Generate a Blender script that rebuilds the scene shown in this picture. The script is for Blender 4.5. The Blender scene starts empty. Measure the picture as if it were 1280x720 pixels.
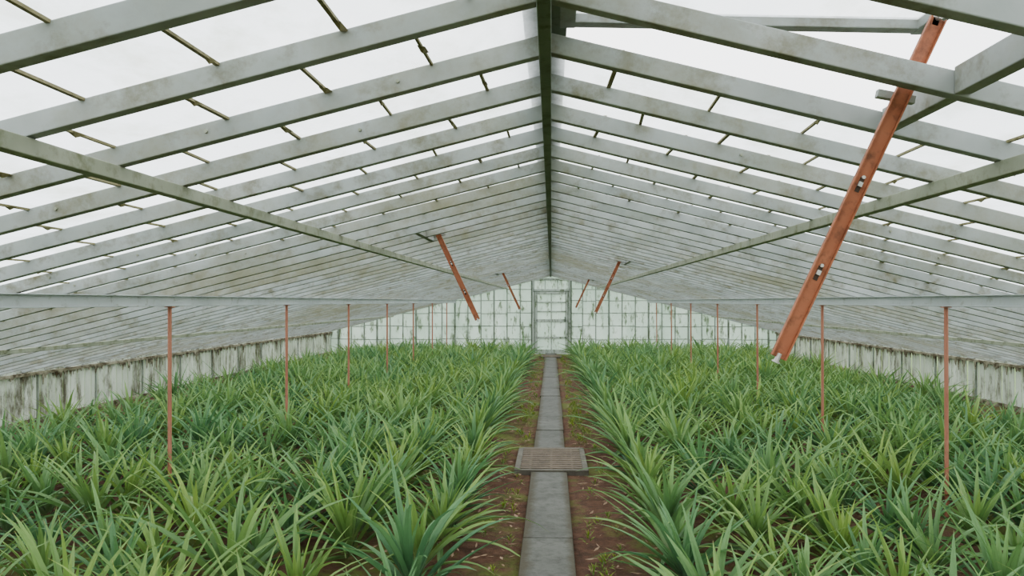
import bpy, math, random
from mathutils import Vector, Matrix
random.seed(7)
EYE=1.6; HR=0.78; P=0.25; XE=6.8; Y0=-1.8; Y1=23.2; S=0.42
F=950.0
sc=bpy.context.scene
R=random.random
U=random.uniform

# ---------------------------------------------------------------- materials
def nd(nt,t,**k):
    n=nt.nodes.new(t)
    for a,b in k.items(): setattr(n,a,b)
    return n
def base(name):
    m=bpy.data.materials.new(name); m.use_nodes=True
    nt=m.node_tree; b=nt.nodes['Principled BSDF']
    return m,nt,b
def noise(nt,scale,stretch=(1,1,1),detail=5,rough=.6,off=0):
    tc=nd(nt,'ShaderNodeTexCoord'); mp=nd(nt,'ShaderNodeMapping')
    mp.inputs['Scale'].default_value=stretch; mp.inputs['Location'].default_value=(off,off*1.7,off*.3)
    nt.links.new(tc.outputs['Object'],mp.inputs['Vector'])
    n=nd(nt,'ShaderNodeTexNoise'); n.inputs['Scale'].default_value=scale
    n.inputs['Detail'].default_value=detail; n.inputs['Roughness'].default_value=rough
    nt.links.new(mp.outputs[0],n.inputs['Vector'])
    return n.outputs['Fac']
def ramp(nt,fac,stops):
    r=nd(nt,'ShaderNodeValToRGB')
    els=r.color_ramp.elements
    while len(els)<len(stops): els.new(.5)
    for e,(p,c) in zip(els,stops):
        e.position=p; e.color=(c[0],c[1],c[2],1) if not isinstance(c,(int,float)) else (c,c,c,1)
    nt.links.new(fac,r.inputs[0]); return r.outputs[0]
def mix(nt,fac,a,b,mode='MIX'):
    m=nd(nt,'ShaderNodeMix',data_type='RGBA',blend_type=mode)
    for i,v in ((0,fac),(6,a),(7,b)):
        if isinstance(v,(int,float)): m.inputs[i].default_value=v
        elif isinstance(v,tuple): m.inputs[i].default_value=(*v,1)
        else: nt.links.new(v,m.inputs[i])
    return m.outputs[2]
def bump(nt,b,h,st=.3,d=.01):
    bp=nd(nt,'ShaderNodeBump'); bp.inputs['Strength'].default_value=st; bp.inputs['Distance'].default_value=d
    nt.links.new(h,bp.inputs['Height']); nt.links.new(bp.outputs[0],b.inputs['Normal'])
def stained(name,c1,c2,stain,sc_=3,stretch=(1,1,1),lo=.52,hi=.72,rough=.6,sc2=9,amt=1.0,metal=0,second=None):
    m,nt,b=base(name)
    col=ramp(nt,noise(nt,sc_,stretch),[(.3,c1),(.7,c2)])
    f=ramp(nt,noise(nt,sc2,stretch,off=5,detail=8,rough=.7),[(lo,0.0),(hi,amt)])
    c=mix(nt,f,col,stain)
    if second:
        f2=ramp(nt,noise(nt,.55,(1,.7,1),off=12,detail=9,rough=.78),[(.47,0.0),(.64,.8)])
        c=mix(nt,f2,c,second)
    nt.links.new(c,b.inputs['Base Color']); b.inputs['Roughness'].default_value=rough
    b.inputs['Metallic'].default_value=metal
    bump(nt,b,noise(nt,sc2*4,stretch),.15,.004)
    return m
M_raft=stained('weathered_grey_paint',(.29,.315,.305),(.43,.45,.44),(.15,.135,.065),2.5,(1,1,1),.50,.71,sc2=6,amt=.88,second=(.255,.245,.165))
M_ridge=stained('mossy_ridge_paint',(.13,.165,.12),(.20,.235,.18),(.08,.085,.045),3,sc2=12)
M_purl=stained('green_grey_purlin',(.27,.29,.215),(.38,.39,.31),(.13,.135,.06),3,sc2=8,lo=.5,hi=.72)
M_beam=stained('galvanised_beam',(.37,.40,.40),(.47,.50,.49),(.22,.21,.15),2,sc2=10,lo=.55,hi=.75,rough=.5)
M_rust=stained('red_oxide_steel',(.36,.125,.065),(.45,.185,.10),(.16,.07,.04),6,(1,1,1),.50,.72,sc2=25,rough=.6)
M_post=stained('post_red_oxide',(.38,.15,.10),(.46,.22,.15),(.22,.11,.08),6,(1,1,.3),.55,.8,sc2=15,rough=.6)
M_steel=stained('pale_steel',(.5,.5,.47),(.65,.65,.62),(.3,.2,.15),20,sc2=40,rough=.4,metal=.3)
M_slot=stained('dark_slot',(.06,.045,.035),(.1,.07,.05),(.03,.02,.02),20,sc2=40,rough=.8)
M_lap=stained('glass_lap_dirt',(.20,.18,.09),(.33,.30,.18),(.11,.10,.045),12,sc2=30,rough=.8)
M_white=stained('old_white_paint',(.38,.43,.38),(.56,.61,.56),(.14,.17,.09),3,(1,1,.4),.49,.66,sc2=9)
M_bars=stained('end_wall_bars',(.23,.27,.23),(.39,.43,.38),(.10,.12,.06),3,(1,1,.4),.48,.66,sc2=9)
M_plate=stained('mossy_eave_plate',(.26,.24,.16),(.44,.42,.33),(.08,.06,.03),4,(1,.6,1),.42,.6,sc2=8,rough=.85)
def concmat():
    m,nt,b=base('worn_concrete')
    col=ramp(nt,noise(nt,1.6,detail=8,rough=.7),[(.3,(.09,.089,.076)),(.7,(.15,.146,.128))])
    f=ramp(nt,noise(nt,14,off=5,detail=8,rough=.7),[(.45,0.0),(.75,.9)])
    c=mix(nt,f,col,(.05,.049,.037))
    tc=nd(nt,'ShaderNodeTexCoord'); sp=nd(nt,'ShaderNodeSeparateXYZ'); nt.links.new(tc.outputs['Object'],sp.inputs[0])
    ad=nd(nt,'ShaderNodeMath',operation='ADD'); nt.links.new(sp.outputs['X'],ad.inputs[0]); ad.inputs[1].default_value=.016
    ab=nd(nt,'ShaderNodeMath',operation='ABSOLUTE'); nt.links.new(ad.outputs[0],ab.inputs[0])
    n2=nd(nt,'ShaderNodeMath',operation='MULTIPLY_ADD'); nt.links.new(noise(nt,7,detail=8,rough=.7),n2.inputs[0]); n2.inputs[1].default_value=.14; nt.links.new(ab.outputs[0],n2.inputs[2])
    fe=ramp(nt,n2.outputs[0],[(.17,0.0),(.22,.88)])
    c=mix(nt,fe,c,(.06,.048,.025))
    nt.links.new(c,b.inputs['Base Color']); b.inputs['Roughness'].default_value=.75
    bump(nt,b,noise(nt,50,detail=8),.4,.006); return m
M_conc=concmat()
M_kerb=stained('kerb_concrete',(.11,.10,.08),(.165,.15,.12),(.07,.06,.045),3,(1,1,1),.45,.75,sc2=14,rough=.8)
M_grate=stained('grate_brown',(.105,.08,.055),(.165,.125,.09),(.055,.04,.03),8,sc2=30,rough=.7)

def glassmat():
    m,nt,b=base('dirty_roof_glass')
    out=nt.nodes['Material Output']
    tr=nd(nt,'ShaderNodeBsdfTransparent'); tr.inputs[0].default_value=(.91,.935,.945,1)
    tl=nd(nt,'ShaderNodeBsdfTranslucent')
    dirt=ramp(nt,noise(nt,3.0,(1,.5,1),detail=8,rough=.7),[(.46,(.84,.88,.87)),(.68,(.46,.49,.37))])
    nt.links.new(dirt,tl.inputs[0])
    f=ramp(nt,noise(nt,2.2,(1,.6,1),off=3,detail=9,rough=.74),[(.4,.35),(.68,.9)])
    mx=nd(nt,'ShaderNodeMixShader'); nt.links.new(f,mx.inputs[0])
    nt.links.new(tr.outputs[0],mx.inputs[1]); nt.links.new(tl.outputs[0],mx.inputs[2])
    gl=nd(nt,'ShaderNodeBsdfGlossy'); gl.inputs['Roughness'].default_value=.12; gl.inputs[0].default_value=(.8,.8,.8,1)
    m2=nd(nt,'ShaderNodeMixShader'); m2.inputs[0].default_value=.06
    nt.links.new(mx.outputs[0],m2.inputs[1]); nt.links.new(gl.outputs[0],m2.inputs[2])
    nt.links.new(m2.outputs[0],out.inputs['Surface'])
    return m
M_glass=glassmat()
def whitewash(name,green=.8,lo=.53,hi=.61,c1=(.70,.79,.72),c2=(.86,.91,.87),st=(.18,.23,.11),sn=3.2,stretch=(1.5,1,.45),tlf=.64):
    m,nt,b=base(name); out=nt.nodes['Material Output']
    col=ramp(nt,noise(nt,1.6,(1,1,.5)),[(.3,c1),(.7,c2)])
    f=ramp(nt,noise(nt,sn,stretch,off=9,detail=10,rough=.78),[(lo,0.0),(hi,green)])
    c=mix(nt,f,col,st)
    nt.links.new(c,b.inputs['Base Color']); b.inputs['Roughness'].default_value=.5
    tl=nd(nt,'ShaderNodeBsdfTranslucent'); nt.links.new(c,tl.inputs[0])
    mx=nd(nt,'ShaderNodeMixShader'); mx.inputs[0].default_value=tlf
    nt.links.new(b.outputs[0],mx.inputs[1]); nt.links.new(tl.outputs[0],mx.inputs[2])
    nt.links.new(mx.outputs[0],out.inputs['Surface']); return m
M_ww=whitewash('whitewashed_glass')
M_side=whitewash('stained_side_sheet',.85,.505,.62,(.60,.64,.57),(.80,.83,.78),(.16,.145,.085),2.6,(1,1.6,.5),.5)

def leafmat(name,dark,light,tip,basec,spec=.42,tlf=.30):
    m,nt,b=base(name); out=nt.nodes['Material Output']
    uv=nd(nt,'ShaderNodeUVMap'); sp=nd(nt,'ShaderNodeSeparateXYZ'); nt.links.new(uv.outputs[0],sp.inputs[0])
    g=ramp(nt,sp.outputs['Y'],[(0.0,basec),(.22,dark),(.65,light),(.93,light),(1.0,tip)])
    oi=nd(nt,'ShaderNodeObjectInfo')
    v=ramp(nt,oi.outputs['Random'],[(0,(.74,.86,1.05)),(.5,(1,1,1)),(1,(1.25,1.10,.85))])
    c=mix(nt,1.0,g,v,'MULTIPLY')
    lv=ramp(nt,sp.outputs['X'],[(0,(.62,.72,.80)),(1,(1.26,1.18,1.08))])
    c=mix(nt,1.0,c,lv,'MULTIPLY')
    nt.links.new(c,b.inputs['Base Color']); b.inputs['Roughness'].default_value=spec
    tl=nd(nt,'ShaderNodeBsdfTranslucent'); nt.links.new(c,tl.inputs[0])
    mx=nd(nt,'ShaderNodeMixShader'); mx.inputs[0].default_value=tlf
    nt.links.new(b.outputs[0],mx.inputs[1]); nt.links.new(tl.outputs[0],mx.inputs[2])
    nt.links.new(mx.outputs[0],out.inputs['Surface']); return m
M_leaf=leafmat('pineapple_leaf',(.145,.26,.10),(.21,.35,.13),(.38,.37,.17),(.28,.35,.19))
M_weed=leafmat('weed_leaf',(.18,.25,.04),(.25,.33,.06),(.25,.3,.08),(.14,.2,.04))
M_dry=stained('dry_leaf',(.22,.14,.09),(.36,.25,.17),(.12,.07,.04),20,sc2=30,rough=.9)
def soilmat():
    m,nt,b=base('soil')
    col=ramp(nt,noise(nt,9,detail=10,rough=.75),[(.3,(.055,.028,.017)),(.55,(.15,.073,.042)),(.75,(.23,.125,.078))])
    f=ramp(nt,noise(nt,1.1,off=4,detail=9,rough=.75),[(.50,0.0),(.60,.8)])
    c=mix(nt,f,col,(.14,.18,.035))
    nt.links.new(c,b.inputs['Base Color']); b.inputs['Roughness'].default_value=.95
    bump(nt,b,noise(nt,30,detail=8,rough=.8),.9,.03); return m
M_soil=soilmat()
M_grass=stained('outside_grass',(.10,.16,.05),(.16,.23,.08),(.12,.10,.05),.5,sc2=2,rough=.95)

# ---------------------------------------------------------------- mesh builder
class MB:
    def __init__(s): s.v=[]; s.f=[]
    def hexa(s,pts):
        n=len(s.v); s.v+= [tuple(p) for p in pts]
        for q in ((0,3,2,1),(4,5,6,7),(0,1,5,4),(1,2,6,5),(2,3,7,6),(3,0,4,7)):
            s.f.append(tuple(n+i for i in q))
    def box(s,x0,x1,y0,y1,z0,z1):
        s.hexa([(x0,y0,z0),(x1,y0,z0),(x1,y1,z0),(x0,y1,z0),(x0,y0,z1),(x1,y0,z1),(x1,y1,z1),(x0,y1,z1)])
    def bar(s,a,b,w,t,up=Vector((0,1,0))):
        a=Vector(a); b=Vector(b); d=(b-a).normalized()
        n=up.normalized(); u=d.cross(n).normalized(); n=u.cross(d).normalized()
        u=u*w/2; n=n*t/2
        s.hexa([a-u-n,a+u-n,a+u+n,a-u+n,b-u-n,b+u-n,b+u+n,b-u+n])
    def cyl(s,a,b,r,k=10,cap=True):
        a=Vector(a); b=Vector(b); d=(b-a).normalized()
        t=Vector((1,0,0)) if abs(d.x)<.9 else Vector((0,1,0))
        u=d.cross(t).normalized(); w=d.cross(u)
        n=len(s.v)
        for p in (a,b):
            for i in range(k):
                an=2*math.pi*i/k; s.v.append(tuple(p+u*math.cos(an)*r+w*math.sin(an)*r))
        for i in range(k):
            j=(i+1)%k; s.f.append((n+i,n+j,n+k+j,n+k+i))
        if cap:
            s.f.append(tuple(n+i for i in reversed(range(k)))); s.f.append(tuple(n+k+i for i in range(k)))
    def obj(s,name,mat,parent=None,bevel=0,loc=None):
        me=bpy.data.meshes.new(name); me.from_pydata(s.v,[],s.f); me.update()
        me.materials.append(mat)
        o=bpy.data.objects.new(name,me); sc.collection.objects.link(o)
        if bevel:
            bm=o.modifiers.new('bevel','BEVEL'); bm.width=bevel; bm.segments=2; bm.limit_method='ANGLE'
        if parent: o.parent=parent
        return o
def empty(name,loc=(0,0,0)):
    e=bpy.data.objects.new(name,None); sc.collection.objects.link(e); e.location=loc; e.empty_display_size=.2
    return e
def under(x): return EYE+HR-P*abs(x)
RD=.064
def top(x): return under(x)+RD

raft_y=[]; y=1.98
while y>Y0+.1: y-=S
y+=S
while y<Y1-.1: raft_y.append(y); y+=S
vents=[(1,1.98),(-1,6.18),(1,10.38),(-1,14.58),(1,18.78)]
VX=1.04
# ---------------------------------------------------------------- roof
roof=empty('roof')
for sgn in (-1,1):
    m=MB()
    for y in raft_y:
        a,b=.012*sgn-.018,(XE+.12)*sgn
        w=.020; j=U(-.008,.008); ja=U(-.004,.004)
        m.hexa([(a,y-w,under(a)+ja),(b,y-w,under(b)+j),(b,y+w,under(b)+j),(a,y+w,under(a)+ja),
                (a,y-w,top(a)),(b,y-w,top(b)),(b,y+w,top(b)),(a,y+w,top(a))] if sgn>0 else
               [(b,y-w,under(b)+j),(a,y-w,under(a)+ja),(a,y+w,under(a)+ja),(b,y+w,under(b)+j),
                (b,y-w,top(b)),(a,y-w,top(a)),(a,y+w,top(a)),(b,y+w,top(b))])
    m.obj('rafters_'+('right' if sgn>0 else 'left'),M_raft,roof,.003)
    g=MB(); l=MB()
    ys=[Y0]+raft_y+[Y1]
    for i in range(len(ys)-1):
        ya,yb=ys[i],ys[i+1]
        vent=any(v[0]==sgn and abs((ya+yb)/2-v[1])<S*1.01 for v in vents)
        xs=VX+.02 if vent else .0
        n=len(g.v)
        z=.004
        g.v+=[(sgn*xs,ya,top(xs)+z),(sgn*(XE+.12),ya,top(XE+.12)+z),(sgn*(XE+.12),yb,top(XE+.12)+z),(sgn*xs,yb,top(xs)+z)]
        g.f.append((n,n+1,n+2,n+3) if sgn>0 else (n+3,n+2,n+1,n))
        x=.22+(.17 if i%2 else 0)+U(-.03,.03)
        while x<XE:
            if x>xs+.05:
                w=U(.004,.008); h=.006
                sk=U(-.012,.012)
                p=[(sgn*(x-w)+sk,ya,top(x)-h),(sgn*(x+w)+sk,ya,top(x)-h),(sgn*(x+w)-sk,yb,top(x)-h),(sgn*(x-w)-sk,yb,top(x)-h)]
                l.hexa(p+[(q[0],q[1],q[2]+h+.002) for q in p])
                for c in range(random.choice((0,1,1,2))):
                    t=U(.1,.9); yy=ya+(yb-ya)*t; r=U(.006,.013); L=U(.012,.05); xc=sgn*x+sk*(1-2*t); zt=top(x)
                    n=len(l.v)
                    l.v+=[(xc-r,yy-L,zt-.002),(xc+r,yy-L*.6,zt-.002),(xc+r*1.3,yy+L,zt-.002),(xc-r,yy+L*.7,zt-.002),(xc,yy,zt-.016)]
                    l.f+=[(n,n+1,n+4),(n+1,n+2,n+4),(n+2,n+3,n+4),(n+3,n,n+4)]
            x+=.34+U(-.015,.015)
    g.obj('glass_'+('right' if sgn>0 else 'left'),M_glass,roof)
    l.obj('pane_laps_'+('right' if sgn>0 else 'left'),M_lap,roof)
m=MB()
for y in raft_y[:16]:
    for k in range(4):
        x=U(-5,5); z=under(x)+.035
        m.cyl((x,y-.027,z),(x,y-.018,z),.006,8)
m.obj('bolt_heads',M_purl,roof)
m=MB(); m.box(-.038,.000,Y0,Y1-.05,EYE+HR-.035,EYE+HR+RD+.02); m.box(-.087,.049,Y0,Y1,EYE+HR+RD+.02,EYE+HR+RD+.035)
m.obj('ridge_beam',M_ridge,roof,.003)
for x0,hh,w,mt in ((1.40,.042,.045,M_purl),(4.85,.035,.04,M_purl)):
    for sgn in (-1,1):
        m=MB(); z=under(x0)
        m.box(sgn*x0-w/2,sgn*x0+w/2,Y0,Y1-.06,z-hh-.002,z+.004)
        m.obj('purlin',mt,roof,.003)
# ---------------------------------------------------------------- support beams + posts
XP=2.92
posts=[]
for sgn in (-1,1):
    m=MB(); z0=EYE-.033; z1=EYE+.042; x=sgn*XP
    m.box(x-.012,x+.012,Y0,Y1-.06,z0,z1)
    m.box(x-.032,x+.032,Y0,Y1-.06,z0-.003,z0+.006); m.box(x-.032,x+.032,Y0,Y1-.06,z1-.004,z1+.004)
    m.obj('support_beam',M_beam,None,.002)
    y=5.72-2.57*2
    while y<Y1-.5:
        m=MB(); m.cyl((0,0,-.03),(0,0,EYE-.037),.0145,12); m.box(-.03,.03,-.022,.022,EYE-.045,EYE-.038)
        m.box(-.045,.045,-.045,.045,-.02,.006)
        o=m.obj('support_post',M_post); o.location=(x,y,0); posts.append((x,y))
        if sgn>0: o.rotation_euler=(0,math.radians(U(-.6,-.1)),0)
        y+=2.57
# ---------------------------------------------------------------- vents and opener bars
for sgn,yc in vents:
    e=empty('roof_vent_window',(0,yc,0))
    m=MB(); w=.045
    A=Vector((sgn*.05,0,EYE+HR+RD+.035)); B=Vector((sgn*(VX+.10),0,EYE+.845))
    up=Vector((0,0,1))
    for yy in (-S+.03,0,S-.03):
        m.bar(A+Vector((0,yy,0)),B+Vector((0,yy,0)),w if yy else .03,.035,up)
    m.bar(A+Vector((0,-S,0)),A+Vector((0,S,0)),.05,.035,up)
    m.bar(B+Vector((0,-S,0)),B+Vector((0,S,0)),.055,.035,up)
    m.obj('sash_frame',M_raft,e,.003)
    g=MB(); n=Vector((0,0,.01))
    g.v=[tuple(A+Vector((0,-S,0))+n),tuple(B+Vector((0,-S,0))+n),tuple(B+Vector((0,S,0))+n),tuple(A+Vector((0,S,0))+n)]; g.f=[(0,1,2,3)]
    g.obj('sash_glass',M_glass,e)
    m=MB(); x=sgn*VX
    for ya,yb in ((-S+.021,-.021),(.021,S-.021)):
        m.box(x-.022,x+.022,ya,yb,under(VX)+.004,top(VX)+.01)
    m.obj('trimmer',M_raft,e,.003)
    e2=empty('vent_opener_bar',(0,yc+.085,0))
    bot=Vector((sgn*.608,0,EYE-.150)); tp=Vector((sgn*1.030,0,EYE+.755))
    m=MB()
    d=(tp-bot).normalized(); side=d.cross(Vector((0,1,0))).normalized()
    m.bar(bot,tp,.042,.006)
    for q in (-1,1): m.bar(bot+side*q*.019-Vector((0,.008,0)),tp+side*q*.019-Vector((0,.008,0)),.004,.012)
    m.obj('bar',M_rust,e2,.001)
    m=MB(); k=MB()
    for t in (.25,.51):
        c=bot+(tp-bot)*t
        k.bar(c-d*.02,c+d*.02,.012,.009)
        m.bar(c-d*.005-Vector((0,.006,0)),c+d*.008-Vector((0,.006,0)),.011,.008)
        m.cyl(c+d*.022,c+d*.022-Vector((0,.010,0)),.005,8)
    k.obj('slots',M_slot,e2)
    m.cyl(bot+d*.012,bot-d*.010,.007,10); m.cyl(bot-d*.010,bot-d*.015,.011,10)
    m.cyl(tp-Vector((0,.02,0)),tp+Vector((0,.02,0)),.008,10)
    m.bar(tp-d*.02,Vector((tp.x+sgn*.025,0,EYE+.85)),.016,.006)
    m.obj('clips',M_steel,e2)
    m=MB(); c=Vector((sgn*.93,.025,under(.93)+.008)); m.bar(c-Vector((sgn*.05,0,-.008)),c+Vector((sgn*.05,0,-.012)),.022,.02)
    m.obj('bracket',M_raft,e2,.002)
# ---------------------------------------------------------------- side walls
ZE=under(XE)
for sgn in (-1,1):
    e=empty('wall_'+('right' if sgn>0 else 'left'))
    m=MB(); x=sgn*XE; y=Y0
    while y<Y1:
        w=.31; o=U(-.008,.008)
        k=4
        for i in range(k):
            y_a=y+w*i/k; y_b=y+w*(i+1)/k; dx=.014*(i%2)
            m.box(x+o+dx-.006,x+o+dx+.006,y_a+.001,y_b-.001,-.05,ZE+.03)
        y+=w+.012
    m.obj('sheets',M_side,e)
    m=MB(); y=Y0
    while y<Y1:
        xx=x-sgn*.03; m.box(xx-.012,xx+.012,y-.012,y+.012,-.02,ZE-.03); y+=1.288
    m.obj('studs',M_bars,e,.003)
    m=MB(); m.box(x-.06,x+.06,Y0,Y1,ZE-.04,ZE-.002); m.box(x-.05,x+.05,Y0,Y1,-.03,.07)
    for i in range(520):
        yy=U(Y0,Y1); L=abs(random.gauss(0,.065))+.01; xx=x-sgn*U(.03,.062); w=U(.006,.035)
        if R()<.1: L*=2.4; w*=.6
        m.hexa([(xx-.003,yy-w*.25,ZE-.03-L),(xx+.003,yy-w*.25,ZE-.03-L),(xx+.003,yy+w*.2,ZE-.03-L*.9),(xx-.003,yy+w*.2,ZE-.03-L*.9),
                (xx-.006,yy-w,ZE-.03),(xx+.006,yy-w,ZE-.03),(xx+.006,yy+w,ZE-.03),(xx-.006,yy+w,ZE-.03)])
    m.obj('eave_plate',M_plate,e)
# ---------------------------------------------------------------- end wall and door
DW=.55
e=empty('wall_back',(0,Y1,0))
def rt(x): return under(x)+RD-.004
for sgn in (-1,1):
    g=MB(); m=MB(); k=MB()
    xs=[DW]
    while xs[-1]+.40<XE: xs.append(xs[-1]+.40)
    xs.append(XE)
    for q,(a,b) in enumerate(zip(xs[:-1],xs[1:])):
        j=U(-.003,.003)
        aa,bb=sgn*a,sgn*b
        p=[(aa,j,0),(bb,j,0),(bb,j+.006,0),(aa,j+.006,0),(aa,j,rt(a)),(bb,j,rt(b)),(bb,j+.006,rt(b)),(aa,j+.006,rt(a))]
        if sgn<0: p=[p[1],p[0],p[3],p[2],p[5],p[4],p[7],p[6]]
        g.hexa(p)
        wd=.024 if q%3==2 else .014
        m.box(bb-wd,bb+wd,-.04,.0,0,rt(b)-.01)
    for z in (.45,.85,1.25,1.62,1.98):
        xm=min(XE,(EYE+HR+RD-z)/P)
        if xm>DW:
            for a,b in zip(xs[:-1],xs[1:]):
                if a<xm:
                    zz=z+U(-.02,.02); bb=min(b,xm); m.box(min(sgn*a,sgn*bb),max(sgn*a,sgn*bb),-.018,.004,zz-.010,zz+.010)
    m.bar((sgn*.02,-.02,rt(.02)-.03),(sgn*XE,-.02,rt(XE)-.03),.06,.03)
    g.obj('panes',M_ww,e); m.obj('glazing_bars',M_bars,e)
g=MB(); z=EYE+.70
g.hexa([(-DW,0,z),(DW,0,z),(DW,.006,z),(-DW,.006,z),(-DW,0,rt(DW)),(DW,0,rt(DW)),(DW,.006,rt(DW)),(-DW,.006,rt(DW))])
g.hexa([(-DW,0,rt(DW)),(DW,0,rt(DW)),(DW,.006,rt(DW)),(-DW,.006,rt(DW)),(-.01,0,rt(0)),(.01,0,rt(0)),(.01,.006,rt(0)),(-.01,.006,rt(0))])
g.obj('gable_panes',M_ww,e)
d=empty('door_1',(0,Y1-.03,0))
m=MB(); t=.03
H2=EYE+.68
for x in (-DW,DW): m.box(x-.035,x+.035,-t,.03,0,H2)
m.box(-DW,DW,-t,.03,H2-.03,H2+.03); m.box(-DW,DW,-t,.03,1.92,1.98)
for x in (-.19,.19): m.box(x-.016,x+.016,-t,.0,1.98,H2)
for x in (-DW+.09,DW-.09): m.box(x-.035,x+.035,-t-.01,.02,.02,1.90)
for z,h in ((.07,.07),(.50,.03),(1.02,.045),(1.30,.02),(1.58,.02),(1.86,.035)): m.box(-DW+.09,DW-.09,-t-.01,.02,z-h,z+h)
m.box(-.016,.016,-t-.004,.01,1.02,1.86); m.box(-.016,.016,-t-.004,.01,.1,1.02)
m.obj('frame',M_white,d,.004)
m=MB(); m.box(-DW,DW,.005,.012,.02,H2); m.obj('panels',M_ww,d)
m=MB()
for s_ in (-1,1):
    x=s_*(DW+.052); m.box(x-.018,x+.018,-t-.03,.03,0,H2+.02)
    x=s_*(DW-.047); m.box(x-.010,x+.010,-t-.012,.0,0.02,1.92)
m.box(.40,.43,-.09,-.04,1.0,1.14); m.box(-DW,DW,-t-.012,0,1.900,1.920); m.obj('jambs',M_ridge,d)
# ---------------------------------------------------------------- floor, path, grate
m=MB()
nx,ny=68,120
for j in range(ny+1):
    for i in range(nx+1):
        x=-XE+2*XE*i/nx; y=Y0+(Y1-Y0)*j/ny
        h=0 if abs(x)<.3 else .018*math.sin(x*5.1+y*2)+.015*math.sin(y*6.3-x*3)+U(-.012,.012)
        m.v.append((x,y,h*min(1,max(0,(abs(x)-.25)*4))-.005))
for j in range(ny):
    for i in range(nx):
        a=j*(nx+1)+i; m.f.append((a,a+1,a+nx+2,a+nx+1))
o=m.obj('floor',M_soil)
for p in o.data.polygons: p.use_smooth=True
m=MB(); m.v=[(-60,-40,-.12),(60,-40,-.12),(60,80,-.12),(-60,80,-.12)]; m.f=[(0,1,2,3)]; m.obj('ground_outside',M_grass)
m=MB(); y=Y0; GY0,GY1=7.02,8.12
while y<Y1-.1:
    L=1.12+U(-.1,.1); ye=min(y+L,Y1-.1)
    a,b=y,ye-.018
    if a<GY0<b: b=GY0-.01
    if GY0<=a<GY1: 
        y=GY1+.01; continue
    dx=U(-.008,.008); dz=U(-.006,.006)
    m.box(-.182+dx,.150+dx,a,b,-.04,.035+dz)
    y= ye if b!=GY0-.01 else GY1+.01
m.obj('concrete_path',M_conc,None,.006)
def grate(y0,y1,w):
    e=empty('drain_grate',(0,(y0+y1)/2,0)); L=(y1-y0)/2
    m=MB(); b=.055
    m.box(-w,w,-L,-L+b,-.03,.045); m.box(-w,w,L-b,L,-.03,.045); m.box(-w,-w+b,-L+b,L-b,-.03,.045); m.box(w-b,w,-L+b,L-b,-.03,.045)
    m.obj('kerb',M_kerb,e,.006)
    m=MB(); yy=-L+b+.01
    while yy<L-b-.04: m.box(-w+b,w-b,yy,yy+.062,.02,.05); yy+=.09
    for x in (-.2,0,.2): m.box(x-.012,x+.012,-L+b,L-b,.0,.046)
    m.obj('slats',M_grate,e,.003)
    m=MB(); m.box(-w+b,w-b,-L+b,L-b,-.02,.002); m.obj('pit',M_slot,e)
grate(GY0,GY1,.345); grate(21.4,22.1,.3)
# ---------------------------------------------------------------- plants
def leafpts(az,e0,L,wid,curl,twist,org,nseg=8,fold=.42):
    d=Vector((math.cos(az),math.sin(az),0)); sd=Vector((-math.sin(az),math.cos(az),0))
    p=Vector(org); el=e0; vs=[]; uv=[]
    for i in range(nseg+1):
        t=i/nseg
        w=wid*(.72+.28*min(1,t*3.2))*max(.0,1-t**1.8)**.9 if t<1 else .0008
        T=d*math.cos(el)+Vector((0,0,1))*math.sin(el)
        N=-d*math.sin(el)+Vector((0,0,1))*math.cos(el)
        s2=(sd*math.cos(twist*t)+N*math.sin(twist*t))
        n2=(N*math.cos(twist*t)-sd*math.sin(twist*t))
        f=w*fold*(1-.5*t)
        vs+= [tuple(p-s2*w/2+n2*f),tuple(p),tuple(p+s2*w/2+n2*f)]
        uv+= [t]*3
        p=p+T*(L/nseg); el-=curl/nseg*(.3+1.4*t)
        p=p+sd*twist*.003
    return vs,uv
def plant(name,seed,scale=1,nl=30,mat=None,wid=.051,Lr=(.46,.74)):
    random.seed(seed)
    V=[];Fc=[];UVs=[]
    spread=U(-7,9)
    for k in range(nl):
        fr=k/(nl-1)
        az=k*2.39996+U(-.3,.3)
        e0=math.radians(16+spread+58*fr**.75+U(-9,9))
        L=U(*Lr)*(1-.42*max(0,fr-.5)/.5)*(.8+.3*min(1,fr*3))*scale
        curl=U(.35,1.25)*(1-.45*fr)
        if R()<.12: curl+=.7
        r=.035*(1-fr)
        vs,uv=leafpts(az,e0,L,wid*U(.8,1.15)*(1-.25*max(0,fr-.6)/.4),curl,U(-.6,.6),(r*math.cos(az),r*math.sin(az),.02+.10*fr))
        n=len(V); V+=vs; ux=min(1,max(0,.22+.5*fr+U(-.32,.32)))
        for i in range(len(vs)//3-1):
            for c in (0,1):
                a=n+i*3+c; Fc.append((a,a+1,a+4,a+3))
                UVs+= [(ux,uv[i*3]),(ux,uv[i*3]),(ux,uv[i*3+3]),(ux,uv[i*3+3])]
    me=bpy.data.meshes.new(name); me.from_pydata(V,[],Fc); me.update()
    l=me.uv_layers.new(name='UVMap')
    flat=[c for u in UVs for c in u]; l.data.foreach_set('uv',flat)
    me.materials.append(mat or M_leaf); return me
variants=[plant('pineapple_rosette',100+i,1,nl=[26,29,23,30,27,22,28,25,24,27][i]) for i in range(10)]
random.seed(11)
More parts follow.
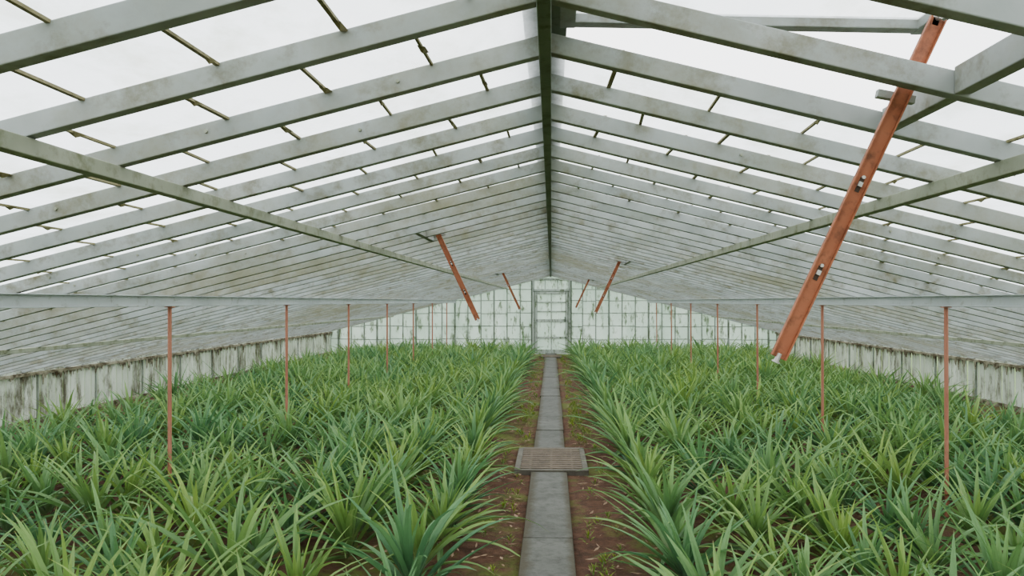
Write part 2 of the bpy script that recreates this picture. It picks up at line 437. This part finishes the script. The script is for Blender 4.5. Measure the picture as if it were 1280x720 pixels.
for sgn in (-1,1):
    e=empty('pineapple_plants')
    row=0; x=.76
    while x<5.7:
        y=1.25+(.22 if row%2 else 0)+(.1 if sgn>0 else 0)
        while y<22.4:
            if R()>.04:
                o=bpy.data.objects.new('pineapple_plant',random.choice(variants))
                sc.collection.objects.link(o); o.parent=e
                px=x+U(-.05,.05); py=y+U(-.08,.08)
                for (qx,qy) in posts:          # keep rosette hearts off the posts
                    if abs(sgn*px-qx)<.1 and abs(py-qy)<.1: px+=.12
                o.location=(sgn*px,py,0)
                s=U(.72,1.08)
                if x>5.1: s*=.9
                o.scale=(s,s,s*U(.85,1.12)); o.rotation_euler=(U(-.17,.17),U(-.17,.17),U(0,6.28))
            y+=.455+U(-.03,.03)
        x+=.485; row+=1
wv=[plant('weed',300+i,.16,nl=12,mat=M_weed,wid=.014,Lr=(.25,.5)) for i in range(3)]
e=empty('path_edge_weeds')
for i in range(330):
    sgn=1 if R()<.6 else -1
    y=random.choice([U(8.5,22),random.gauss(10.5,1.3),U(4,22)])
    o=bpy.data.objects.new('weed',random.choice(wv)); sc.collection.objects.link(o); o.parent=e
    o.location=(sgn*(.24+abs(random.gauss(.0,.12))),y,0)
    if GY0-.1<y<GY1+.1 and abs(o.location.x)<.42: o.location.x=sgn*.46
    s=U(.4,.95); o.scale=(s,s,s*.8); o.rotation_euler=(0,0,U(0,6))
m=MB()
for i in range(1900):
    sgn=random.choice((-1,1)); x=sgn*(.24+R()**1.3*1.2); y=U(2,16); a=U(0,6.28); L=U(.012,.045); w=L*U(.15,.35); z=.012+U(0,.015)
    if GY0-.05<y<GY1+.05 and abs(x)<.4: continue
    c,s=math.cos(a),math.sin(a); n=len(m.v)
    m.v+=[(x-c*L,y-s*L,z),(x-s*w,y+c*w,z+.004),(x+c*L,y+s*L,z+U(0,.015)),(x+s*w,y-c*w,z+.001)]; m.f.append((n,n+1,n+2,n+3))
m.obj('dry_leaf_litter',M_dry)

# ---------------------------------------------------------------- world
w=bpy.data.worlds.new('overcast'); sc.world=w; w.use_nodes=True
nt=w.node_tree; bg=nt.nodes['Background']
tc=nd(nt,'ShaderNodeTexCoord'); n=nd(nt,'ShaderNodeTexNoise'); n.inputs['Scale'].default_value=1.5; n.inputs['Detail'].default_value=4
nt.links.new(tc.outputs['Generated'],n.inputs['Vector'])
c=ramp(nt,n.outputs['Fac'],[(.3,(.90,.94,1.0)),(.7,(1,1,1))]); nt.links.new(c,bg.inputs[0])
bg.inputs[1].default_value=2.7
sc.view_settings.view_transform='AgX'
try: sc.view_settings.look='AgX - Medium High Contrast'
except Exception as ex: print(ex)
# ---------------------------------------------------------------- camera
cd=bpy.data.cameras.new('camera'); co=bpy.data.objects.new('camera',cd); sc.collection.objects.link(co)
cd.sensor_width=36; cd.lens=F/1280*36; cd.shift_x=-16/1280; cd.shift_y=17/1280
co.location=(0,0,EYE); co.rotation_euler=(math.radians(90),0,math.radians(2.0))
cd.clip_start=.05
sc.camera=co
